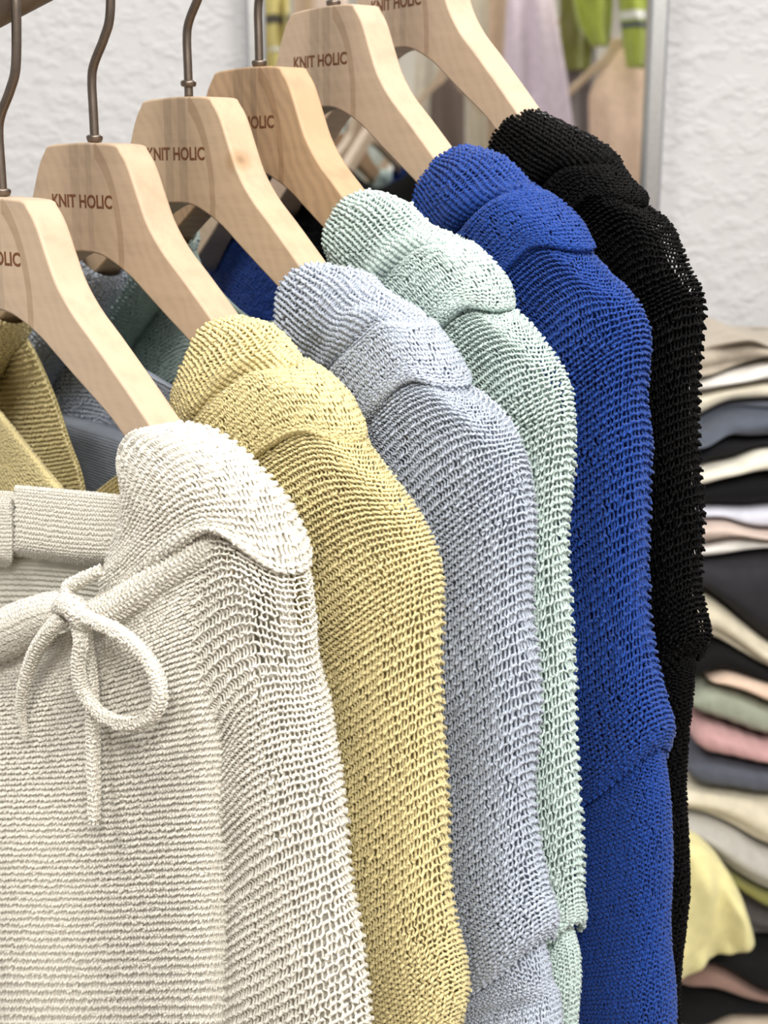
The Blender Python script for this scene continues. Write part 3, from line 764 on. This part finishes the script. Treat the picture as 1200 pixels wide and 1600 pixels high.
# the yellow sweater's hood edge falling forward behind the white neckline
fy = FR['Y']
S = sheet(fy, [([(-70, 560), (-20, 620), (15, 662), (50, 705), (88, 752), (124, 792)], -.012), ([(-70, 566), (-20, 628), (10, 672), (44, 716), (80, 762), (112, 800)], -.017),
               ([(-70, 700), (-20, 720), (0, 745), (20, 780), (50, 815), (80, 830)], -.015), ([(-70, 900), (-20, 900), (0, 900), (20, 900), (50, 900), (80, 900)], -.013)], 60, 70)
hf = surf_obj('hood_edge', offset_away(S, .0018), CLOTH['Y'], SW['Y'], False, .001)
knit(S, YARN['Y'], hf, False, row=.0024, wale=.0032, rad=.0007, depth=.0005, seed=88, facing=-1, jit=.2)
S = sheet(fy, [([(-110, 486), (-60, 486), (-20, 488), (8, 492), (24, 500)], (.010, .014, .016, .007, .012)), ([(-110, 540), (-50, 540), (0, 540), (22, 540), (45, 536)], (.010, .014, .016, .008, .012)),
               ([(-110, 620), (-50, 620), (0, 622), (35, 622), (80, 618)], (.010, .014, .017, .010, .012)), ([(-110, 690), (-50, 690), (0, 694), (50, 694), (103, 688)], (.010, .014, .017, .012, .012)),
               ([(-110, 750), (-50, 752), (10, 756), (70, 756), (124, 748)], (.010, .014, .017, .013, .013)), ([(-110, 830), (-50, 830), (10, 830), (70, 830), (136, 826)], (.010, .014, .017, .013, .014))], 80, 60)
ih = surf_obj('hood_lining', offset_away(S, .0022), CLOTH['Y'], SW['Y'], False, .001)
knit(S, YARN['Y'], ih, False, row=.0029, wale=.0034, rad=.00085, depth=.0009, seed=89, facing=-1, jit=.15, lean=.12, loop=.62)
kn = cord('bow_knot', [(92, 950, -.034), (104, 945, -.037), (118, 952, -.039), (128, 968, -.037), (132, 978, -.034)], [.003, .0046, .0050, .0046, .003], 94)


# ------------------------------------------------------------------ pile of folded knitwear by the wall
PILE_Y = 1.40
def on_plane(px, py, y):
    r = ray(px, py); return CAM + r * ((y - CAM[1]) / r[1])
def folded(name, label, cat, c, top, bot, x0, x1, layers=1, lump=.0, seed=0, dep=.24, y=PILE_Y, rowb=.004, ribs=0, round_r=0):
    m = cloth_mat('folded_' + name + '_%d' % seed, srgb(*c), row=rowb, strength=.5, sheen=.15 if sum(c) > 150 else .02)
    nx, nr = 56, 56
    xs = np.linspace(0, 1, nx); px = x0 + (x1 - x0) * xs
    top = np.array(top, float); bot = np.array(bot, float)
    ty = np.interp(px, top[:, 0], top[:, 1]); by = np.interp(px, bot[:, 0], bot[:, 1])
    ker = np.exp(-np.linspace(-2, 2, 9) ** 2); ker /= ker.sum()
    sm = lambda a: np.convolve(np.pad(a, 4, mode='edge'), ker, mode='valid')
    ty, by = sm(ty), sm(by)
    th = np.linspace(0, 2 * np.pi, nr, endpoint=False); cs_, sn = np.cos(th), np.sin(th)
    G_ = np.zeros((nx, nr, 3)); nz = smooth_noise((nx, nr), (6, 7), 300 + seed)
    for i in range(nx):
        zy = PILE_Y if not round_r else y; T_ = on_plane(px[i], ty[i], zy); B_ = on_plane(px[i], by[i], zy)
        zc, hh = (T_[2] + B_[2]) / 2, max(.003, (T_[2] - B_[2]) / 2)
        e = min(1.0, xs[i] / .10); g = math.sqrt(max(.0, 1 - (1 - e) ** 2)); 
        if round_r: e2 = min(1.0, (1 - xs[i]) / .16); g *= math.sqrt(max(.0, 1 - (1 - e2) ** 2))
        g = max(g, .04)
        zz = np.sign(sn) * np.abs(sn) ** .62; dd = np.sign(cs_) * np.abs(cs_) ** .42
        groove = (1 - np.abs(np.cos(zz * math.pi / 2 * layers))) if layers > 1 else 0
        groove = np.where(cs_ < 0, .006 * (np.abs(np.cos(zz * math.pi / 2 * layers + (0 if layers % 2 else math.pi / 2))) ** 4), 0) if layers > 1 else 0 * zz
        rib = .0016 * (np.cos(xs[i] * ribs * 2 * np.pi) - 1) * np.sign(sn) * (np.abs(sn) ** .5) if ribs else 0
        yy = y + dep / 2 + dd * (dep / 2) + groove + nz[i] * lump * (cs_ < .3)
        G_[i, :, 0] = T_[0]; G_[i, :, 1] = yy + (1 - g) * .02 + (.0016 * np.cos(xs[i] * ribs * 2 * np.pi) * (cs_ < 0) if ribs else 0); G_[i, :, 2] = zc + zz * hh * g * .97 + 0 + rib * g
    base = G_[:, :, 2].min()
    o = surf_obj(name, G_, m, None, True); add_caps(o)
    off = np.array([G_[:, :, 0].mean(), y + dep / 2, base])
    co = np.zeros(len(o.data.vertices) * 3, dtype=np.float32); o.data.vertices.foreach_get('co', co); co = co.reshape(-1, 3) - off.astype(np.float32)
    o.data.vertices.foreach_set('co', co.ravel()); o.data.update(); o.location = off
    tag(o, label, cat, 'folded knitwear in the tall pile by the wall')
    return o
B = [
 [(1092, 542), (1120, 536), (1150, 527), (1175, 522), (1197, 538), (1230, 548)],
 [(1095, 591), (1137, 586), (1180, 577), (1200, 563), (1240, 560)],
 [(1095, 617), (1137, 607), (1200, 598)],
 [(1095, 665), (1125, 642), (1150, 632), (1200, 630)],
 [(1095, 702), (1145, 682), (1170, 692), (1200, 690)],
 [(1090, 734), (1125, 725), (1157, 722), (1178, 702), (1200, 698)],
 [(1090, 765), (1132, 750), (1170, 742), (1200, 740)],
 [(1087, 792), (1137, 795), (1180, 797), (1200, 792)],
 [(1087, 819), (1137, 815), (1157, 825), (1175, 832), (1200, 836)],
 [(1090, 855), (1122, 850), (1137, 842), (1167, 838), (1200, 845)],
 [(1092, 877), (1137, 875), (1200, 862)],
 [(1095, 917), (1132, 945), (1200, 1005), (1240, 1030)],
 [(1094, 1022), (1115, 1002), (1150, 1022), (1200, 1052), (1240, 1064)],
 [(1087, 1077), (1117, 1064), (1137, 1054), (1200, 1073), (1240, 1080)],
 [(1085, 1087), (1117, 1072), (1162, 1082), (1200, 1100), (1240, 1112)],
 [(1082, 1125), (1125, 1137), (1200, 1165)],
 [(1087, 1185), (1137, 1187), (1200, 1200)],
 [(1080, 1240), (1137, 1244), (1200, 1252)],
 [(1076, 1285), (1112, 1291), (1153, 1308), (1200, 1340), (1230, 1350)],
 [(1076, 1303), (1112, 1338), (1153, 1375), (1200, 1401), (1240, 1410)],
 [(1076, 1330), (1130, 1382), (1200, 1428), (1240, 1436)],
 [(1076, 1500), (1150, 1490), (1200, 1492)],
 [(1076, 1513), (1120, 1510), (1165, 1540), (1200, 1566)],
 [(1076, 1560), (1130, 1563), (1165, 1575), (1200, 1580)],
 [(1076, 1620), (1118, 1612), (1140, 1586), (1200, 1584)],
 [(1076, 1650), (1200, 1650)]]
PILE = [
 ('folded_sweater', 'taupe crumpled sweater lying topmost on the tall pile of folded knitwear', (168, 158, 144), 1040, 2, .014),
 ('folded_sweater', 'bright white folded sweater directly under the taupe one on the pile', (236, 233, 228), 1040, 1, .002),
 ('folded_sweater', 'cream folded sweater resting on the charcoal blue one in the pile', (232, 226, 208), 1040, 1, .003),
 ('folded_cardigan', 'charcoal blue cardigan rolled and swirled, in the upper part of the pile', (82, 88, 100), 1040, 2, .010),
 ('folded_sweater', 'black folded sweater just below the rolled charcoal blue cardigan', (24, 24, 28), 1040, 1, .002),
 ('folded_sweater', 'ivory folded sweater between two black ones, with a lump at its edge', (230, 226, 212), 1040, 1, .002),
 ('folded_sweater', 'black folded sweater pressed flat between ivory and pale lavender ones', (16, 17, 20), 1040, 1, .002),
 ('folded_sweater', 'pale lavender folded sweater lying over a crumpled pinkish beige one', (212, 214, 228), 1040, 1, .002),
 ('folded_blouse', 'pinkish beige crumpled knit top showing in two lumps below the lavender sweater', (206, 188, 178), 1040, 1, .004),
 ('folded_sweater', 'white folded sweater lying on the slanting dark drape', (238, 236, 232), 1040, 1, .003),
 ('draped_cloth', 'near black cloth draped slantwise over the middle of the pile', (44, 44, 48), 1040, 1, .001),
 ('folded_shirt', 'cream and olive slanting shirt just below the near black drape', (216, 208, 186), 1040, 2, .003),
 ('folded_sweater', 'black wedge-shaped folded sweater above the peach and sage ones', (16, 16, 18), 1050, 1, .002),
 ('folded_blouse', 'thin peach beige knit top lying on the sage green sweater', (222, 196, 176), 1112, 1, .001),
 ('folded_sweater', 'sage green ribbed folded sweater with a rounded end, in the middle of the pile', (152, 158, 142), 1079, 1, .001),
 ('folded_sweater', 'dusty pink ribbed folded sweater directly below the sage green one', (190, 150, 150), 1086, 1, .001),
 ('folded_sweater', 'slate grey ribbed folded sweater directly below the dusty pink one', (88, 92, 104), 1080, 1, .001),
 ('folded_cardigan', 'cream and tan crumpled cardigan below the slate grey sweater', (222, 214, 192), 1040, 2, .004),
 ('folded_shirt', 'light grey slanting folded shirt with a pinkish edge, above the olive one', (182, 180, 174), 1050, 2, .002),
 ('folded_sweater', 'olive green folded sweater, a thin slanting edge above dark grey', (128, 126, 70), 1050, 1, .001),
 ('folded_sweater', 'dark grey folded sweater behind the pale yellow one', (96, 92, 92), 1050, 2, .003),
 ('folded_sweater', 'black folded sweater low in the pile, above the dusky brown one', (20, 20, 22), 1050, 1, .002),
 ('folded_sweater', 'dusky pinkish brown folded sweater under the pale yellow one', (150, 122, 112), 1050, 1, .002),
 ('folded_sweater', 'black folded sweater near the bottom of the pile, under the dusky brown one', (18, 18, 20), 1050, 1, .002),
 ('folded_sweater', 'light beige folded sweater lowest in the pile', (206, 190, 172), 1050, 1, .002)]
for i, (nm, lab, c, x0, lay, lump) in enumerate(PILE):
    x1 = 1500 + (i * 37) % 50
    if lab.startswith('black folded sweater low'): pass
    folded(nm, lab, 'clothes', c, B[i], B[i + 1], x0, x1, lay, lump, i, ribs=17 if 'ribbed' in lab else 0, y=PILE_Y + .004 * ((i * 7) % 5 - 2) + (.0 if i != 20 else .03))
folded('folded_sweater', 'pale yellow soft sweater bulging out of the lower part of the pile', 'clothes', (236, 228, 168), [(1040, 1308), (1075, 1320), (1108, 1336), (1135, 1364), (1160, 1402), (1178, 1440), (1186, 1470)],
       [(1040, 1568), (1075, 1552), (1105, 1530), (1140, 1506), (1165, 1499), (1186, 1496)], 1030, 1187, 1, .006, 40, dep=.07, y=PILE_Y - .072, round_r=1)
tb = on_plane(1300, 1652, PILE_Y)
tab = thing('display_table', 'low white display table under the tall pile of folded knitwear', 'table', (tb[0], PILE_Y + .12, 0))
box('tabletop', (tb[0] - .22, PILE_Y - .12, tb[2] - .03), (tb[0] + .32, WALL_Y - .01, tb[2] + .0012), M_BOARD, tab, .003)
for dx in (-.2, .27):
    for dy in (-.10, .25):
        box('leg', (tb[0] + dx, PILE_Y + dy, 0), (tb[0] + dx + .03, PILE_Y + dy + .03, tb[2] - .03), M_BOARD, tab, .002)

# ------------------------------------------------------------------ the rack across the shop, seen in the mirror
VY = 3.95                                   # apparent distance of the rack in the mirror
def seen(px, py, dy=0.0):                   # where a thing stands that shows in the mirror at this pixel
    p = on_plane(px, py, VY + dy); p[1] = 2 * MY - p[1]; return p
def hung(name, label, cat, c, prof, dy=0., thick=.05, folds=4, seed=0, rowb=.005, stripes=None):
    m = cloth_mat('hung_cloth_%d' % seed, srgb(*c), row=rowb, strength=.4)
    ys = np.array([p[0] for p in prof], float); py = np.linspace(ys[0], ys[-1], 50)
    L = np.interp(py, ys, [p[1] for p in prof]); R = np.interp(py, ys, [p[2] for p in prof])
    th = np.linspace(0, 2 * np.pi, 64, endpoint=False); G_ = np.zeros((50, 64, 3)); nz = smooth_noise((50, 64), (4, 9), 500 + seed)
    for i in range(50):
        a = seen(L[i], py[i], dy); b = seen(R[i], py[i], dy); f = i / 49
        G_[i, :, 0] = (a[0] + b[0]) / 2 + (b[0] - a[0]) / 2 * np.cos(th)
        G_[i, :, 1] = a[1] + thick / 2 * np.sign(np.sin(th)) * np.abs(np.sin(th)) ** .6 * min(1, .25 + 3 * f) + (.012 * np.sin(np.cos(th) * folds * 2.2 + seed) + .008 * nz[i]) * min(1, 2 * f)
        G_[i, :, 2] = a[2]
    root = thing(name, label, cat, tuple(G_[0].mean(0)), 'garments on the rack across the shop')
    o = surf_obj('body', G_, m, root, True); add_caps(o)
    if stripes:
        for (pa, pb, cc) in stripes:
            sel = (py >= pa) & (py <= pb); 
            if sel.sum() < 2: continue
            Q = G_[sel]; cq = Q.mean(1, keepdims=True); surf_obj('stripe', cq + (Q - cq) * np.array([1.03, 1.06, 1]), cloth_mat('stripe_%d_%d' % (seed, pa), srgb(*cc)), root, True)
    return root
RACK = [
 ('hung_cardigan', 'lilac cardigan hanging on the rack, reflected in the mirror above the black sweater', (214, 198, 212), [(-190, 822, 832), (-150, 800, 852), (0, 792, 864), (120, 784, 885), (250, 792, 902), (420, 796, 914), (640, 796, 918)], 0, .06, 3, None),
 ('hung_shirt', 'lime green short shirt reflected beside the lilac cardigan', (158, 170, 70), [(-120, 905, 930), (-80, 886, 966), (0, 896, 958), (40, 906, 956), (72, 925, 952)], -.10, .05, 2, None),
 ('hung_shirt', 'dark olive shirt reflected behind the lilac cardigan and the lime shirt', (104, 108, 54), [(-100, 888, 912), (-60, 872, 930), (60, 876, 926), (110, 880, 922)], .12, .05, 2, None),
 ('hung_shirt', 'lime green shirt with a white and dark hem stripe, reflected next to the mirror frame', (160, 172, 72), [(-110, 985, 1015), (-70, 965, 1038), (0, 968, 1034), (60, 974, 1026), (106, 980, 1018)], -.12, .05, 2, [(16, 32, (232, 232, 226)), (32, 46, (84, 92, 96))]),
 ('hung_dress', 'beige knitted dress on a wooden hanger, reflected at the right edge of the mirror', (214, 186, 164), [(66, 968, 984), (112, 936, 1010), (150, 920, 1018), (300, 924, 1026), (640, 918, 1040)], .0, .06, 3, None),
 ('hung_cardigan', 'charcoal grey cardigan reflected in the gap between lilac and beige garments', (108, 104, 104), [(0, 898, 910), (60, 880, 930), (200, 884, 936), (420, 880, 944)], .18, .05, 2, None),
 ('hung_dress', 'pale greige long dress reflected left of the lilac cardigan', (205, 198, 182), [(-180, 705, 735), (-120, 662, 788), (0, 652, 792), (300, 640, 800), (640, 630, 810)], .22, .06, 6, None),
 ('hung_dress', 'tan narrow dress reflected between greige and lilac garments', (190, 168, 142), [(-150, 775, 790), (-100, 764, 806), (100, 762, 806), (420, 760, 812)], .11, .04, 2, None),
 ('hung_shirt', 'yellow and white shirt reflected at the left edge of the mirror', (214, 200, 128), [(-140, 420, 440), (-90, 404, 462), (0, 410, 452), (100, 408, 456), (210, 404, 460)], .0, .05, 3, [(20, 40, (70, 64, 56)), (70, 84, (236, 234, 226))]),
 ('hung_dress', 'pinkish beige dress reflected behind the royal blue sweater\'s hanger', (222, 200, 186), [(-150, 490, 510), (-100, 462, 540), (100, 458, 545), (420, 450, 560)], .06, .05, 3, None),
 ('hung_cardigan', 'sage grey cardigan reflected under the arch of the royal blue hanger', (176, 184, 178), [(150, 540, 560), (186, 508, 600), (300, 500, 615), (560, 500, 620)], .0, .06, 4, None),
 ('hung_shirt', 'white blouse reflected beside the sage grey cardigan', (238, 236, 230), [(236, 620, 632), (262, 600, 654), (330, 598, 660), (560, 596, 664)], -.05, .05, 3, None),
 ('hung_dress', 'dark brown dress reflected between the royal blue and black sweaters\' hangers', (96, 82, 74), [(110, 690, 706), (150, 672, 726), (300, 670, 728), (560, 668, 732)], -.04, .05, 2, None)]
proto = [o for o in bpy.data.objects if o.name == 'coat_hanger.001'][0]
rz = seen(700, -236)[2]; rz2 = seen(700, 4)[2]
HT = dict()
for i, (nm, lab, c, prof, dy, th_, fo, st) in enumerate(RACK):
    g = hung(nm, lab, 'clothes', c, prof, dy, th_, fo, i, stripes=st)
    top = np.array(g.location)
    h = proto.copy(); col.objects.link(h); h.name = 'plain_hanger'
    h['label'] = 'wooden hanger on the rack across the shop, holding the ' + ' '.join(lab.split()[:3]); h['group'] = 'hangers on the rack across the shop'
    h.location = top + np.array([0, 0, .012]); h.rotation_euler = (0, 0, math.pi * (.02 if nm != 'hung_dress' else -.01)); h.scale = (.55, 1, .8) if i not in (4, 11) else (.9, 1, 1.0)
    for ch in proto.children:
        if ch.name.startswith('lettering'): continue
        cc = ch.copy(); col.objects.link(cc); cc.parent = h
        for gch in ch.children:
            q = gch.copy(); col.objects.link(q); q.parent = cc
rk = thing('garment_rack', 'grey steel garment rack across the shop, reflected in the mirror', 'rack', (seen(700, 0)[0], seen(700, 0)[1], 0))
xa, xb = seen(330, 0)[0], seen(1120, 0)[0]; yr = seen(700, 0)[1]
for z in (seen(700, -300)[2],):
    S = tube_surface([(xa, yr, z), (xa * .5 + xb * .5, yr, z), (xb, yr, z)], .0125, 16, 6); add_caps(surf_obj('top_bar', S, M_STEEL, rk, True))
for x in (xa, xb):
    S = tube_surface([(x, yr, 0), (x, yr, 1.2), (x, yr, seen(700, -300)[2] + .012)], .0125, 16, 6); add_caps(surf_obj('post', S, M_STEEL, rk, True))
print('YARN TRIS', TRIS[0])
